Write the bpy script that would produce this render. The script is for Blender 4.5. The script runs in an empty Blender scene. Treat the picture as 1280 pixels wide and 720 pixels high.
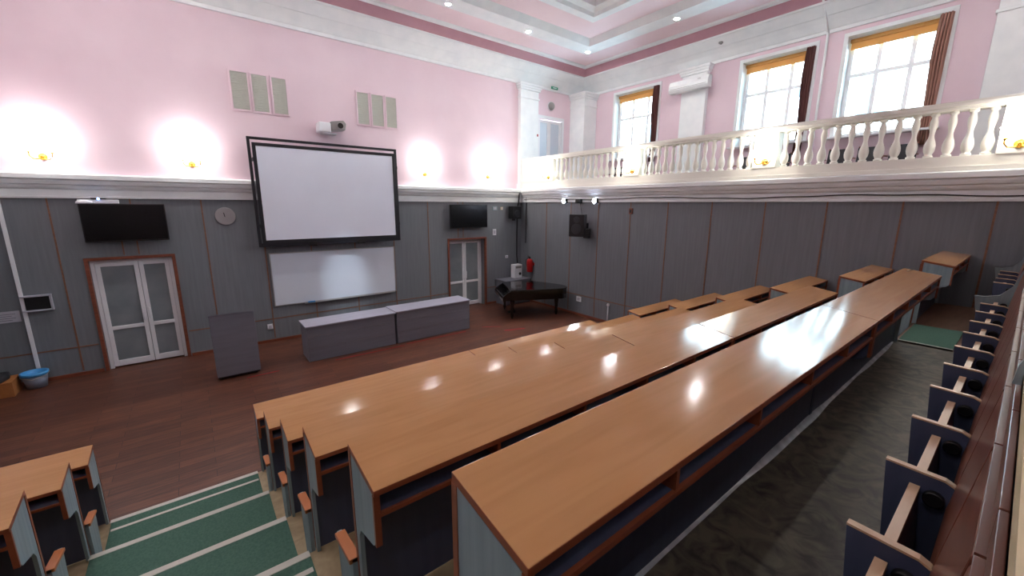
import bpy, bmesh, math, random
from mathutils import Vector, Matrix
random.seed(4)
COL = bpy.context.scene.collection
ZC = 3.6                      # camera height above the stage floor
PI = math.pi

# ------------------------------------------------------------------ materials
def lin(c):
    return tuple(((v/255)/12.92 if v/255 <= .04045 else ((v/255+.055)/1.055)**2.4) for v in c) + (1.0,)

def mat(name, rgb, rough=.5, metal=0.0, emit=None, estr=0.0, spec=.5, coat=0.0):
    m = bpy.data.materials.new(name); m.use_nodes = True
    b = m.node_tree.nodes['Principled BSDF']
    b.inputs['Base Color'].default_value = lin(rgb)
    b.inputs['Roughness'].default_value = rough
    b.inputs['Metallic'].default_value = metal
    b.inputs['Specular IOR Level'].default_value = spec
    if coat:
        b.inputs['Coat Weight'].default_value = coat
        b.inputs['Coat Roughness'].default_value = .08
    if emit:
        b.inputs['Emission Color'].default_value = lin(emit)
        b.inputs['Emission Strength'].default_value = estr
    return m

def noise_mat(name, c1, c2, scale=(1,1,1), nscale=5, rough=.5, detail=4, bump=0.0, lo=.35, hi=.65, spec=.5, distort=0.0, rvar=0.0):
    m = mat(name, c1, rough, spec=spec); nt = m.node_tree; N = nt.nodes; L = nt.links
    b = N['Principled BSDF']
    tc = N.new('ShaderNodeTexCoord'); mp = N.new('ShaderNodeMapping')
    mp.inputs['Scale'].default_value = scale
    nz = N.new('ShaderNodeTexNoise'); nz.inputs['Scale'].default_value = nscale
    nz.inputs['Detail'].default_value = detail; nz.inputs['Distortion'].default_value = distort
    cr = N.new('ShaderNodeValToRGB')
    cr.color_ramp.elements[0].position = lo; cr.color_ramp.elements[1].position = hi
    cr.color_ramp.elements[0].color = lin(c1); cr.color_ramp.elements[1].color = lin(c2)
    L.new(tc.outputs['Object'], mp.inputs['Vector']); L.new(mp.outputs['Vector'], nz.inputs['Vector'])
    L.new(nz.outputs['Fac'], cr.inputs['Fac']); L.new(cr.outputs['Color'], b.inputs['Base Color'])
    if bump:
        bp = N.new('ShaderNodeBump'); bp.inputs['Strength'].default_value = bump; bp.inputs['Distance'].default_value = .01
        L.new(nz.outputs['Fac'], bp.inputs['Height']); L.new(bp.outputs['Normal'], b.inputs['Normal'])
    if rvar:
        mr = N.new('ShaderNodeMapRange'); mr.inputs['To Min'].default_value = rough-rvar; mr.inputs['To Max'].default_value = rough+rvar
        L.new(nz.outputs['Fac'], mr.inputs['Value']); L.new(mr.outputs['Result'], b.inputs['Roughness'])
    return m

def plank_mat(name):
    m = mat(name, (70,34,28), .42); nt = m.node_tree; N = nt.nodes; L = nt.links; b = N['Principled BSDF']
    tc = N.new('ShaderNodeTexCoord')
    br = N.new('ShaderNodeTexBrick'); br.offset = .37
    br.inputs['Color1'].default_value = lin((106,66,48)); br.inputs['Color2'].default_value = lin((84,50,37))
    br.inputs['Mortar'].default_value = lin((52,28,24)); br.inputs['Scale'].default_value = 1.0
    br.inputs['Mortar Size'].default_value = .004; br.inputs['Brick Width'].default_value = 1.1; br.inputs['Row Height'].default_value = .17
    mp = N.new('ShaderNodeMapping'); mp.inputs['Scale'].default_value = (1.6, 14, 1)
    nz = N.new('ShaderNodeTexNoise'); nz.inputs['Scale'].default_value = 2.2; nz.inputs['Detail'].default_value = 6; nz.inputs['Distortion'].default_value = .6
    mx = N.new('ShaderNodeMix'); mx.data_type = 'RGBA'; mx.blend_type = 'MULTIPLY'; mx.inputs['Factor'].default_value = .75
    cr = N.new('ShaderNodeValToRGB')
    cr.color_ramp.elements[0].position = .3; cr.color_ramp.elements[0].color = (.45,.42,.42,1)
    cr.color_ramp.elements[1].position = .7; cr.color_ramp.elements[1].color = (1.25,1.2,1.15,1)
    L.new(tc.outputs['Object'], br.inputs['Vector']); L.new(tc.outputs['Object'], mp.inputs['Vector']); L.new(mp.outputs['Vector'], nz.inputs['Vector'])
    L.new(nz.outputs['Fac'], cr.inputs['Fac']); L.new(br.outputs['Color'], mx.inputs[6]); L.new(cr.outputs['Color'], mx.inputs[7])
    L.new(mx.outputs[2], b.inputs['Base Color'])
    return m

def glass_mat(name, tint=(235,245,250)):
    m = bpy.data.materials.new(name); m.use_nodes = True; nt = m.node_tree; nt.nodes.clear()
    o = nt.nodes.new('ShaderNodeOutputMaterial'); t = nt.nodes.new('ShaderNodeBsdfTransparent'); g = nt.nodes.new('ShaderNodeBsdfGlossy')
    f = nt.nodes.new('ShaderNodeFresnel'); f.inputs['IOR'].default_value = 1.35; mx = nt.nodes.new('ShaderNodeMixShader')
    t.inputs['Color'].default_value = lin(tint); g.inputs['Roughness'].default_value = .03
    nt.links.new(f.outputs[0], mx.inputs[0]); nt.links.new(t.outputs[0], mx.inputs[1]); nt.links.new(g.outputs[0], mx.inputs[2])
    nt.links.new(mx.outputs[0], o.inputs['Surface'])
    return m

def cloth_mat(name, rgb):
    m = bpy.data.materials.new(name); m.use_nodes = True; nt = m.node_tree; nt.nodes.clear()
    o = nt.nodes.new('ShaderNodeOutputMaterial'); t = nt.nodes.new('ShaderNodeBsdfTranslucent'); d = nt.nodes.new('ShaderNodeBsdfDiffuse')
    n = nt.nodes.new('ShaderNodeTexNoise'); n.inputs['Scale'].default_value = 40; mr = nt.nodes.new('ShaderNodeMapRange'); mr.inputs['To Min'].default_value = .12; mr.inputs['To Max'].default_value = .2
    mx = nt.nodes.new('ShaderNodeMixShader'); t.inputs['Color'].default_value = lin(rgb); d.inputs['Color'].default_value = lin(rgb)
    nt.links.new(n.outputs['Fac'], mr.inputs['Value']); nt.links.new(mr.outputs['Result'], mx.inputs[0])
    nt.links.new(d.outputs[0], mx.inputs[1]); nt.links.new(t.outputs[0], mx.inputs[2]); nt.links.new(mx.outputs[0], o.inputs['Surface'])
    return m

M = dict(
    pink=noise_mat('pink_plaster', (222,200,210), (227,206,215), nscale=1.2, rough=.85, spec=.2),
    rose=noise_mat('rose_band', (184,142,154), (191,149,160), nscale=2, rough=.8, spec=.2),
    white=noise_mat('white_plaster', (229,234,236), (236,240,241), nscale=3, rough=.75, spec=.25),
    ceilpink=noise_mat('ceiling_pink', (232,211,217), (236,216,221), nscale=1.5, rough=.85, spec=.2),
    panel=noise_mat('grey_wall_panel', (110,115,122), (120,125,131), scale=(9,9,.5), nscale=2.2, detail=7, rough=.55, lo=.3, hi=.72, spec=.35),
    strip=noise_mat('orange_wood_strip', (118,82,62), (136,96,72), scale=(1,1,6), nscale=3, rough=.5),
    doorwood=noise_mat('red_brown_wood', (112,60,42), (130,72,50), scale=(1,1,6), nscale=3, rough=.45),
    stage=plank_mat('dark_laminate_planks'),
    lino=noise_mat('marbled_linoleum', (56,54,49), (112,106,92), scale=(1,1,1), nscale=6.5, detail=9, rough=.42, lo=.36, hi=.64, distort=1.6, rvar=.06),
    sand=noise_mat('sand_linoleum', (150,134,104), (176,158,124), nscale=7, detail=8, rough=.5, distort=1.2),
    tier=noise_mat('brown_tier_floor', (92,66,52), (112,82,64), scale=(1,9,1), nscale=2, rough=.45),
    green=noise_mat('green_carpet', (72,104,92), (84,116,103), nscale=60, rough=.95, bump=.3, spec=.1),
    nose=mat('pale_nosing', (196,196,186), .5),
    top=noise_mat('beech_laminate', (178,131,88), (191,143,98), scale=(.55,7,1), nscale=2.4, detail=6, rough=.125, lo=.3, hi=.7, distort=.5, spec=.26),
    edge=noise_mat('red_beech_edge', (128,68,42), (142,78,50), scale=(2,2,6), nscale=3, rough=.4),
    dgrey=noise_mat('blue_grey_laminate', (64,72,98), (72,80,106), scale=(8,8,.6), nscale=2, rough=.5),
    lgrey=noise_mat('pale_grey_laminate', (128,146,152), (144,160,166), scale=(9,9,.5), nscale=3, rough=.5),
    counter=noise_mat('grey_counter_laminate', (112,113,124), (117,118,129), scale=(.6,8,8), nscale=2, rough=.5),
    countertop=noise_mat('lilac_grey_counter_top', (160,160,176), (168,168,184), scale=(.6,8,8), nscale=2, rough=.35),
    seatwood=noise_mat('varnished_brown_wood', (92,50,38), (112,62,46), scale=(.8,.8,6), nscale=2, rough=.3),
    palewood=noise_mat('pale_beech_edge', (196,164,132), (212,182,150), scale=(1,6,6), nscale=3, rough=.35),
    cream=noise_mat('cream_box_and_lit_edge', (206,188,150), (216,200,164), scale=(.6,6,6), nscale=2, rough=.35),  # on the desk edge, lamplight on the desktop put into the colour
    black=mat('black_plastic', (14,14,17), .45),
    screenblack=mat('black_screen_glass', (5,5,7), .22),
    piano=mat('black_piano_lacquer', (7,7,9), .12, coat=.5),
    ivory=mat('ivory_keys', (226,222,210), .35),
    frameblack=mat('dark_navy_frame', (20,21,30), .5),
    canvas=noise_mat('projection_canvas', (222,226,240), (226,230,243), nscale=1, rough=.8, spec=.2),
    wboard=mat('white_board_enamel', (212,220,232), .22),
    alu=mat('aluminium', (176,178,180), .35, .7),
    pvc=mat('white_pvc', (226,228,233), .4),
    winframe_glow=mat('white_window_frame_glow', (244,246,248), .4, emit=(215,232,245), estr=.035),  # faint emission imitates daylight glare washing over the frames
    frost=noise_mat('frosted_glass', (118,126,132), (132,140,146), nscale=2, rough=.3),
    frost2=mat('pale_frosted_glass', (196,208,222), .25),
    glass=glass_mat('window_glass', (228,243,248)),
    gold=mat('polished_brass', (214,160,62), .25, .9),
    bulb=mat('lit_lamp_glass', (255,250,240), .4, emit=(255,246,232), estr=14),
    dl=mat('lit_downlight_lens', (255,255,255), .4, emit=(255,251,246), estr=330),
    flood=mat('lit_floodlight_lens', (255,255,255), .4, emit=(214,228,255), estr=45),
    blueled=mat('blue_led', (150,190,255), .4, emit=(120,170,255), estr=12),
    red=mat('red_enamel', (176,24,26), .3),
    tape=mat('red_tape', (150,26,34), .6),
    blind=cloth_mat('ochre_blind', (226,176,112)),
    curtain=noise_mat('brown_velvet', (156,118,106), (172,132,120), scale=(4,4,.4), nscale=4, rough=.9, spec=.15),
    curtaindark=noise_mat('dark_maroon_velvet', (84,54,54), (102,68,66), scale=(4,4,.4), nscale=4, rough=.9, spec=.15),
    baluster=mat('warm_white_paint', (234,233,224), .5),
    blue=mat('blue_plastic', (70,150,210), .35),
    bucket=mat('pale_grey_plastic', (128,134,152), .4),
    card=noise_mat('brown_cardboard', (150,92,44), (164,104,54), nscale=4, rough=.85),
    paper=mat('grey_white_paper', (178,178,190), .7),
    ink=mat('grey_ink', (112,112,122), .7),
    vent=noise_mat('grey_green_grille', (188,190,180), (196,198,190), scale=(1,1,30), nscale=4, rough=.7),
    silver=mat('silver_plastic', (150,150,148), .3, .4),
    clockface=mat('clock_face_white', (248,248,250), .5),
    armrest=noise_mat('orange_beech_armrest', (168,98,52), (184,112,62), scale=(4,1,4), nscale=3, rough=.4),
    darkglass=mat('dark_lens', (48,46,44), .15),
    greensign=mat('green_sign', (60,150,120), .5),
    vinyl=mat('dark_vinyl', (40,40,46), .5),
    facade=noise_mat('pale_facade', (236,238,236), (244,245,243), nscale=1, rough=.8),
    facadeglass=mat('facade_window', (52,74,82), .3),
    facadered=mat('facade_roof', (190,200,205), .7),
    edge_sheen=noise_mat('curled_linoleum_sheen', (168,178,188), (206,214,222), scale=(3,1,1), nscale=3, rough=.22),  # pale tone carries the window's reflection on the curled edge
)

# ------------------------------------------------------------------ mesh helpers
class MB:
    def __init__(s): s.bm = bmesh.new(); s.mats = []
    def _mi(s, m):
        if m is None: return 0
        if m not in s.mats: s.mats.append(m)
        return s.mats.index(m)
    def quad(s, pts, m=None):
        vs = [s.bm.verts.new(p) for p in pts]; f = s.bm.faces.new(vs); f.material_index = s._mi(m); return f
    def box(s, x0, x1, y0, y1, z0, z1, m=None):
        return s.hexa([(x0,y0,z0),(x1,y0,z0),(x1,y1,z0),(x0,y1,z0),(x0,y0,z1),(x1,y0,z1),(x1,y1,z1),(x0,y1,z1)], m)
    def hexa(s, p, m=None):
        v = [s.bm.verts.new(q) for q in p]; k = s._mi(m)
        for idx in ((0,3,2,1),(4,5,6,7),(0,1,5,4),(1,2,6,5),(2,3,7,6),(3,0,4,7)):
            f = s.bm.faces.new([v[i] for i in idx]); f.material_index = k
        return s
    def prism(s, pts, vec, m=None):
        k = s._mi(m); vec = Vector(vec)
        a = [s.bm.verts.new(p) for p in pts]; b = [s.bm.verts.new(Vector(p)+vec) for p in pts]
        n = len(a); fs = [s.bm.faces.new(a), s.bm.faces.new(b[::-1])]
        for i in range(n): fs.append(s.bm.faces.new((a[i], b[i], b[(i+1)%n], a[(i+1)%n])))
        for f in fs: f.material_index = k
        return s
    def lathe(s, prof, c=(0,0,0), ax='z', n=20, m=None):
        k = s._mi(m); rings = []
        for r, h in prof:
            ring = []
            for i in range(n):
                t = 2*PI*i/n; u, v = r*math.cos(t), r*math.sin(t)
                p = {'z':(u,v,h), 'y':(u,h,v), 'x':(h,u,v)}[ax]
                ring.append(s.bm.verts.new((c[0]+p[0], c[1]+p[1], c[2]+p[2])))
            rings.append(ring)
        for a, b in zip(rings, rings[1:]):
            for i in range(n):
                f = s.bm.faces.new((a[i], a[(i+1)%n], b[(i+1)%n], b[i])); f.smooth = True; f.material_index = k
        for r in (rings[0], rings[-1]):
            try:
                f = s.bm.faces.new(r); f.material_index = k
            except ValueError: pass
        return s
    def tube(s, pts, r, n=8, m=None, r2=None):
        k = s._mi(m); pts = [Vector(p) for p in pts]; rings = []
        for i, p in enumerate(pts):
            d = (pts[min(i+1,len(pts)-1)] - pts[max(i-1,0)]).normalized()
            up = Vector((0,0,1)) if abs(d.z) < .9 else Vector((1,0,0))
            a = d.cross(up).normalized(); b = d.cross(a).normalized()
            rr = r if r2 is None else r + (r2-r)*i/(len(pts)-1)
            rings.append([s.bm.verts.new(p + a*rr*math.cos(2*PI*j/n) + b*rr*math.sin(2*PI*j/n)) for j in range(n)])
        for a, b in zip(rings, rings[1:]):
            for i in range(n):
                f = s.bm.faces.new((a[i], a[(i+1)%n], b[(i+1)%n], b[i])); f.smooth = True; f.material_index = k
        s.bm.faces.new(rings[0]).material_index = k; s.bm.faces.new(rings[-1][::-1]).material_index = k
        return s
    def build(s, name, m=None, parent=None, bevel=0.0, seg=2, rot=None):
        """Geometry is given in room coordinates relative to the camera's height; z is shifted so that the stage floor is 0."""
        bmesh.ops.translate(s.bm, vec=(0,0,ZC), verts=s.bm.verts)
        bmesh.ops.recalc_face_normals(s.bm, faces=s.bm.faces)
        if parent is not None: o0 = ORI[parent.name]
        else:
            xs = [v.co for v in s.bm.verts]
            o0 = Vector(((min(v.x for v in xs)+max(v.x for v in xs))/2, (min(v.y for v in xs)+max(v.y for v in xs))/2, min(v.z for v in xs)))
        bmesh.ops.translate(s.bm, vec=-o0, verts=s.bm.verts)
        me = bpy.data.meshes.new(name); s.bm.to_mesh(me); s.bm.free()
        for q in (s.mats if s.mats else [m]): me.materials.append(q)
        o = bpy.data.objects.new(name, me); COL.objects.link(o)
        if parent is not None: o.parent = parent
        else: o.location = o0
        ORI[o.name] = o0
        if bevel:
            b = o.modifiers.new('bevel', 'BEVEL'); b.width = bevel; b.segments = seg; b.limit_method = 'ANGLE'; b.angle_limit = math.radians(40)
        return o
ORI = {}

def thing(name, label, cat, loc, group=None):
    o = bpy.data.objects.new(name, None); o.empty_display_size = .1; COL.objects.link(o)
    o.location = (loc[0], loc[1], loc[2]+ZC); ORI[o.name] = Vector(o.location)
    return tag(o, label, cat, group)
def tag(o, label, cat, group=None, kind=None):
    o['label'] = label; o['category'] = cat
    if group: o['group'] = group
    if kind: o['kind'] = kind
    return o
def struct(o, label=None):
    o['kind'] = 'structure'
    if label: o['label'] = label
    return o
def box(name, m, x0, x1, y0, y1, z0, z1, parent=None, bevel=0.0):
    return MB().box(x0,x1,y0,y1,z0,z1).build(name, m, parent, bevel)
def sub(o, label): o['label'] = label; return o

# ------------------------------------------------------------------ main dimensions (z relative to the camera)
YF, XR, XU, XL, YB = 12.0, 9.86, 13.0, -3.5, -4.2
FL = -3.6
ROWS = {  # front y, back y, top z, left end x, right end x
    'A': (5.55, 5.22, -2.435, .335, 6.50), 'B': (4.54, 4.21, -2.095, .355, 6.55), 'C': (3.57, 3.25, -1.755, .385, 6.55),
    'D': (2.67, 2.35, -1.415, .405, 6.55), 'E': (1.74, 1.42, -1.075, .435, 6.50), 'F': (.870, .545, -.735, .477, 6.60)}
ORDER = 'ABCDEF'
HD = .87                       # desk height above its platform
PLAT = {k: ROWS[k][2]-HD for k in ORDER}
NTH = {'A':'front','B':'second','C':'third','D':'fourth','E':'fifth','F':'sixth'}

# ------------------------------------------------------------------ floor and tiers
o = MB().box(XL-.3, XR+.3, 5.0, YF+.6, FL-.2, FL).build('floor', M['stage']); struct(o)
prev = None
for i, k in enumerate(ORDER):
    yf = ROWS[k][0]-.04
    yb = ROWS[ORDER[i+1]][0]-.04 if k != 'F' else -.02
    mm = M['lino'] if k == 'F' else M['sand']
    o = MB().box(XL, XR, yb-.02, yf, FL-.1, PLAT[k]).build('floor', mm); struct(o)
GZ = -.395
o = MB().box(XL, XR, YB, -.02, FL-.1, GZ-HD).build('floor', M['lino']); struct(o)
# worn brown floor by the right wall on the sixth tier
o = MB().box(6.62, XR-.01, -.01, .83, PLAT['F']-.004, PLAT['F']+.004).build('floor', M['tier']); struct(o)

# green runners, one per tread, and pale nosings
AX0 = {'A':-1.04,'B':-1.02,'C':-1.0,'D':-1.0,'E':-1.0,'F':-1.0}
for i, k in enumerate(ORDER):
    yf = ROWS[k][0]-.04; yb = ROWS[ORDER[i+1]][0]-.04 if k != 'F' else -.02
    x1 = ROWS[k][3]-.045
    t = thing('stair_carpet', 'green stair runner on the %s tread of the aisle' % ('lowest' if k == 'A' else NTH[k]), 'carpet', ((AX0[k]+x1)/2, (yf+yb)/2, PLAT[k]), 'green runners on the stepped aisle')
    MB().box(AX0[k]+.01, x1, yb+.001, yf-.012, PLAT[k]+.001, PLAT[k]+.012).build('carpet', M['green'], t)
    MB().box(AX0[k], x1, yf-.045, yf+.012, PLAT[k]-.03, PLAT[k]+.016).build('nosing', M['nose'], t, .004)
    if k in 'AD':
        d = .13 if k == 'A' else -.0
        if k == 'A': MB().box(AX0[k]+.02, x1-.01, yf-.2, yf-.165, PLAT[k]+.012, PLAT[k]+.016).build('tread_strip', M['nose'], t)
        else: MB().box(AX0[k]+.02, x1-.01, yf-.18, yf-.14, PLAT[k]+.012, PLAT[k]+.016).build('tread_strip', M['nose'], t)
for k in 'EF':
    yf = ROWS[k][0]-.04
    y0 = .34 if k == 'F' else ROWS['F'][0]-.03
    y1 = .80 if k == 'F' else yf-.02
    x0, x1 = (6.62, 7.74) if k == 'F' else (6.58, 7.78)
    t = thing('stair_carpet', 'green runner between the %s-row desk and the desk by the right wall' % NTH[k], 'carpet', ((x0+x1)/2, (y0+y1)/2, PLAT[k]), 'green runners in the far aisle')
    MB().box(x0, x1, y0, y1, PLAT[k]+.005, PLAT[k]+.017).build('carpet', M['green'], t)
    MB().box(x0, x0+.03, y0, y1, PLAT[k]+.005, PLAT[k]+.02).build('edge_strip', M['nose'], t)

# ------------------------------------------------------------------ walls
D1 = (-1.78, -.41, -1.18); D2 = (6.73, 8.20, -1.17); LT = .14
def wall_with_holes(mb, x0, x1, z0, z1, y0, y1, holes, m):
    """holes: (xa, xb, za, zb) not overlapping in x."""
    x = x0
    for xa, xb, za, zb in sorted(holes):
        mb.box(x, xa, y0, y1, z0, z1, m)
        if za > z0: mb.box(xa, xb, y0, y1, z0, za, m)
        if zb < z1: mb.box(xa, xb, y0, y1, zb, z1, m)
        x = xb
    mb.box(x, x1, y0, y1, z0, z1, m)
mb = MB(); wall_with_holes(mb, XL-.3, XR+.3, FL-.1, LT, YF, YF+.4, [(D1[0],D1[1],FL-.1,D1[2]),(D2[0],D2[1],FL-.1,D2[2])], M['panel'])
wf = struct(mb.build('wall_front'))
mb = MB(); DU = (10.62, 11.90, 3.16)
wall_with_holes(mb, XL-.3, XU+.4, LT, 5.3, YF, YF+.4, [(DU[0],DU[1],.45,DU[2])], M['pink'])
struct(mb.build('wall_front_upper'))
wr = struct(MB().box(XR, XR+.3, YB-.3, YF+.4, FL-.1, LT, M['panel']).build('wall_right'))
struct(MB().box(XL-.3, XL, YB-.3, YF, FL-.1, LT, M['panel']).build('wall_left'))
struct(MB().box(XL-.3, XL, YB-.3, YF, LT, 5.3, M['pink']).build('wall_left_upper'))
struct(MB().box(XL-.3, XU+.4, YB-.3, YB, FL-.1, 5.3, M['pink']).build('wall_back'))
WIN = [(8.52, 10.38), (4.12, 5.90), (1.72, 3.50)]; WZ0, WZ1 = 1.70, 4.02
mb = MB()
ys = YB-.3
for a, b in sorted(WIN):
    mb.box(XU, XU+.42, ys, a, .2, 5.3, M['pink']); mb.box(XU, XU+.42, a, b, .2, WZ0, M['pink']); mb.box(XU, XU+.42, a, b, WZ1, 5.3, M['pink']); ys = b
mb.box(XU, XU+.42, ys, YF, .2, 5.3, M['pink'])
struct(mb.build('wall_right_upper'))

# orange strips on the grey panelling
n = 0
def strip(mb):
    global n; n += 1
    return struct(mb.build('trim_%d' % n, M['strip']))
for x in (-2.16, .25, 1.42, 2.5, 3.66, 4.83, 6.0):
    strip(MB().box(x-.013, x+.013, YF-.008, YF+.001, FL+.1, LT-.02))
for x in (-1.2, -.96, 7.1, 7.3): strip(MB().box(x-.012, x+.012, YF-.008, YF+.001, D1[2]+.08, LT-.02))
for xa, xb in ((XL, D1[0]-.08), (D1[1]+.08, D2[0]-.08), (D2[1]+.08, XR)):
    strip(MB().box(xa, xb, YF-.007, YF+.001, -2.995, -2.97))
for y in (10.6, 9.43, 8.28, 7.12, 5.965, 4.82, 3.66, 2.56, 1.47, .40, -.75, -1.9):
    strip(MB().box(XR-.008, XR+.001, y-.013, y+.013, FL+.1, LT-.02))
strip(MB().box(XR-.007, XR+.001, 5.6, YF, -2.93, -2.905))
bb = [('front', XL, D1[0]-.07, None), ('front', D1[1]+.07, D2[0]-.07, None), ('front', D2[1]+.07, XR, None)]
for s_, xa, xb, _ in bb: struct(MB().box(xa, xb, YF-.03, YF, FL, FL+.07).build('baseboard_front', M['doorwood']))
struct(MB().box(XR-.03, XR, 5.55, YF-.03, FL, FL+.07).build('baseboard_right', M['doorwood']))

# white moulding along the front wall and balcony edge (profile: outward d, z)
PROF = [(0,.08),(.05,.08),(.05,.115),(.035,.125),(.035,.25),(.08,.275),(.10,.31),(.10,.335),(.15,.35),(.17,.40),(.17,.43),(.22,.45),(.22,.53),(.18,.555),(0,.565)]
pf = [(XL, YF-d, z) for d, z in PROF]
mb = MB(); mb.prism(pf, (XR-XL+.02, 0, 0)); struct(mb.build('trim_front', M['white']))
mb = MB(); mb.prism([(XR-d, YB, z+.01) for d, z in PROF], (0, YF-YB, 0)); struct(mb.build('trim_right', M['white']))
mb = MB(); mb.prism([(XL+d, YB, z+.01) for d, z in PROF], (0, YF-YB, 0)); struct(mb.build('trim_left', M['white']))
struct(MB().box(XR-.0, XU, YB, YF, .14, .45).build('floor_balcony', M['tier']))

struct(MB().box(XL, XR, YB, -.75, .14, .45).build('unseen_shade_slab', M['white']))  # unseen slab added behind the camera to darken the near seats

# ------------------------------------------------------------------ ceiling
mb = MB()
def ring(d0, z0, d1, z1, m):
    def c(d, z): return [(XL+d,YB+d,z),(XU-d,YB+d,z),(XU-d,YF-d,z),(XL+d,YF-d,z)]
    a, b = c(d0,z0), c(d1,z1)
    for i in range(4): mb.quad([a[i], a[(i+1)%4], b[(i+1)%4], b[i]], M[m])
P = [(0,4.18,'white'),(.04,4.18,'white'),(.04,4.26,'white'),(.06,4.27,'white'),(.18,4.40,'white'),(.30,4.50,'white'),(.33,4.505,'white'),(.45,4.60,'white'),(.55,4.69,'white'),(.58,4.70,'white'),(.58,4.75,'rose'),
     (.76,4.98,'white'),(.78,4.94,'white'),(.93,4.94,'white'),(.95,4.99,'ceilpink'),(1.88,4.99,'white'),(1.90,4.90,'white'),(2.42,4.90,'white'),(2.50,4.98,'white'),(2.58,5.06,'ceilpink'),
     (3.46,5.06,'white'),(3.50,4.98,'white'),(3.74,4.98,'white'),(3.78,5.06,'white'),(3.98,5.10,'white'),(4.02,5.26,'ceilpink')]
for p, q in zip(P, P[1:]): ring(p[0], p[1], q[0], q[1], p[2])
d = P[-1][0]; mb.quad([(XL+d,YB+d,5.26),(XU-d,YB+d,5.26),(XU-d,YF-d,5.26),(XL+d,YF-d,5.26)], M['ceilpink'])
mb.box(XL-.3, XU+.4, YB-.3, YF+.4, 5.32, 5.5, M['white'])
o = mb.build('ceiling'); struct(o)

def downlight(x, y, lab):
    t = thing('ceiling_downlight', lab, 'ceiling light', (x, y, 4.90), 'round downlights around the ceiling')
    MB().lathe([(.08,4.899),(.10,4.897),(.10,4.885),(.07,4.88),(.065,4.892)], (x,y,0)).build('rim', M['white'], t)
    MB().lathe([(.062,4.888),(.05,4.878),(.02,4.874)], (x,y,0)).build('lens', M['dl'], t)
downlight(10.87, 9.90, 'lit downlight at the corner of the ceiling beam above the balcony door')
fr = ['first', 'second', 'third', 'fourth', 'fifth']
for i, x in enumerate((8.33, 5.71, 3.1, .5)): downlight(x, 9.90, 'lit downlight on the beam along the screen wall, %s from the corner light' % fr[i])
for i, y in enumerate((6.78, 3.75, .7, -2.1)): downlight(10.87, y, 'lit downlight on the beam along the window wall, %s from the corner light' % fr[i])
for i, y in enumerate((9.9, 6.78, 3.75, .7, -2.1)): downlight(-1.4, y, 'lit downlight on the ceiling beam above the left wall, %s from the screen wall' % fr[i])
for i, x in enumerate((8.33, 5.71, 3.1, .5)[:0]): downlight(x, -2.1, 'lit downlight on the ceiling beam behind the desks, %s from the window wall' % fr[i])

# ------------------------------------------------------------------ pilasters
def pilaster(name, x0, x1, y0, y1, face):
    mb = MB(); mb.box(x0, x1, y0, y1, .45, 3.98)
    for g, za, zb in ((.03,3.70,3.76),(.05,3.98,4.05),(.08,4.05,4.12),(.11,4.12,4.19),(.04,.45,.75)):
        if face == 'y': mb.box(x0-g, x1+g, y0-g, y1, za, zb)
        elif face == 'x': mb.box(x0-g, x1, y0-g, y1+g, za, zb)
        else: mb.box(x0-g, x1, y0-g, y1, za, zb)
    return struct(mb.build(name, M['white'], None, .008))
pilaster('pilaster', 9.66, 10.50, YF-.16, YF, 'y')
pilaster('pilaster', 12.30, XU, YF-.75, YF, 'xy')
pilaster('pilaster', XU-.16, XU, 6.83, 7.63, 'x')
pilaster('pilaster', XU-.16, XU, .15, 1.10, 'x')

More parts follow.
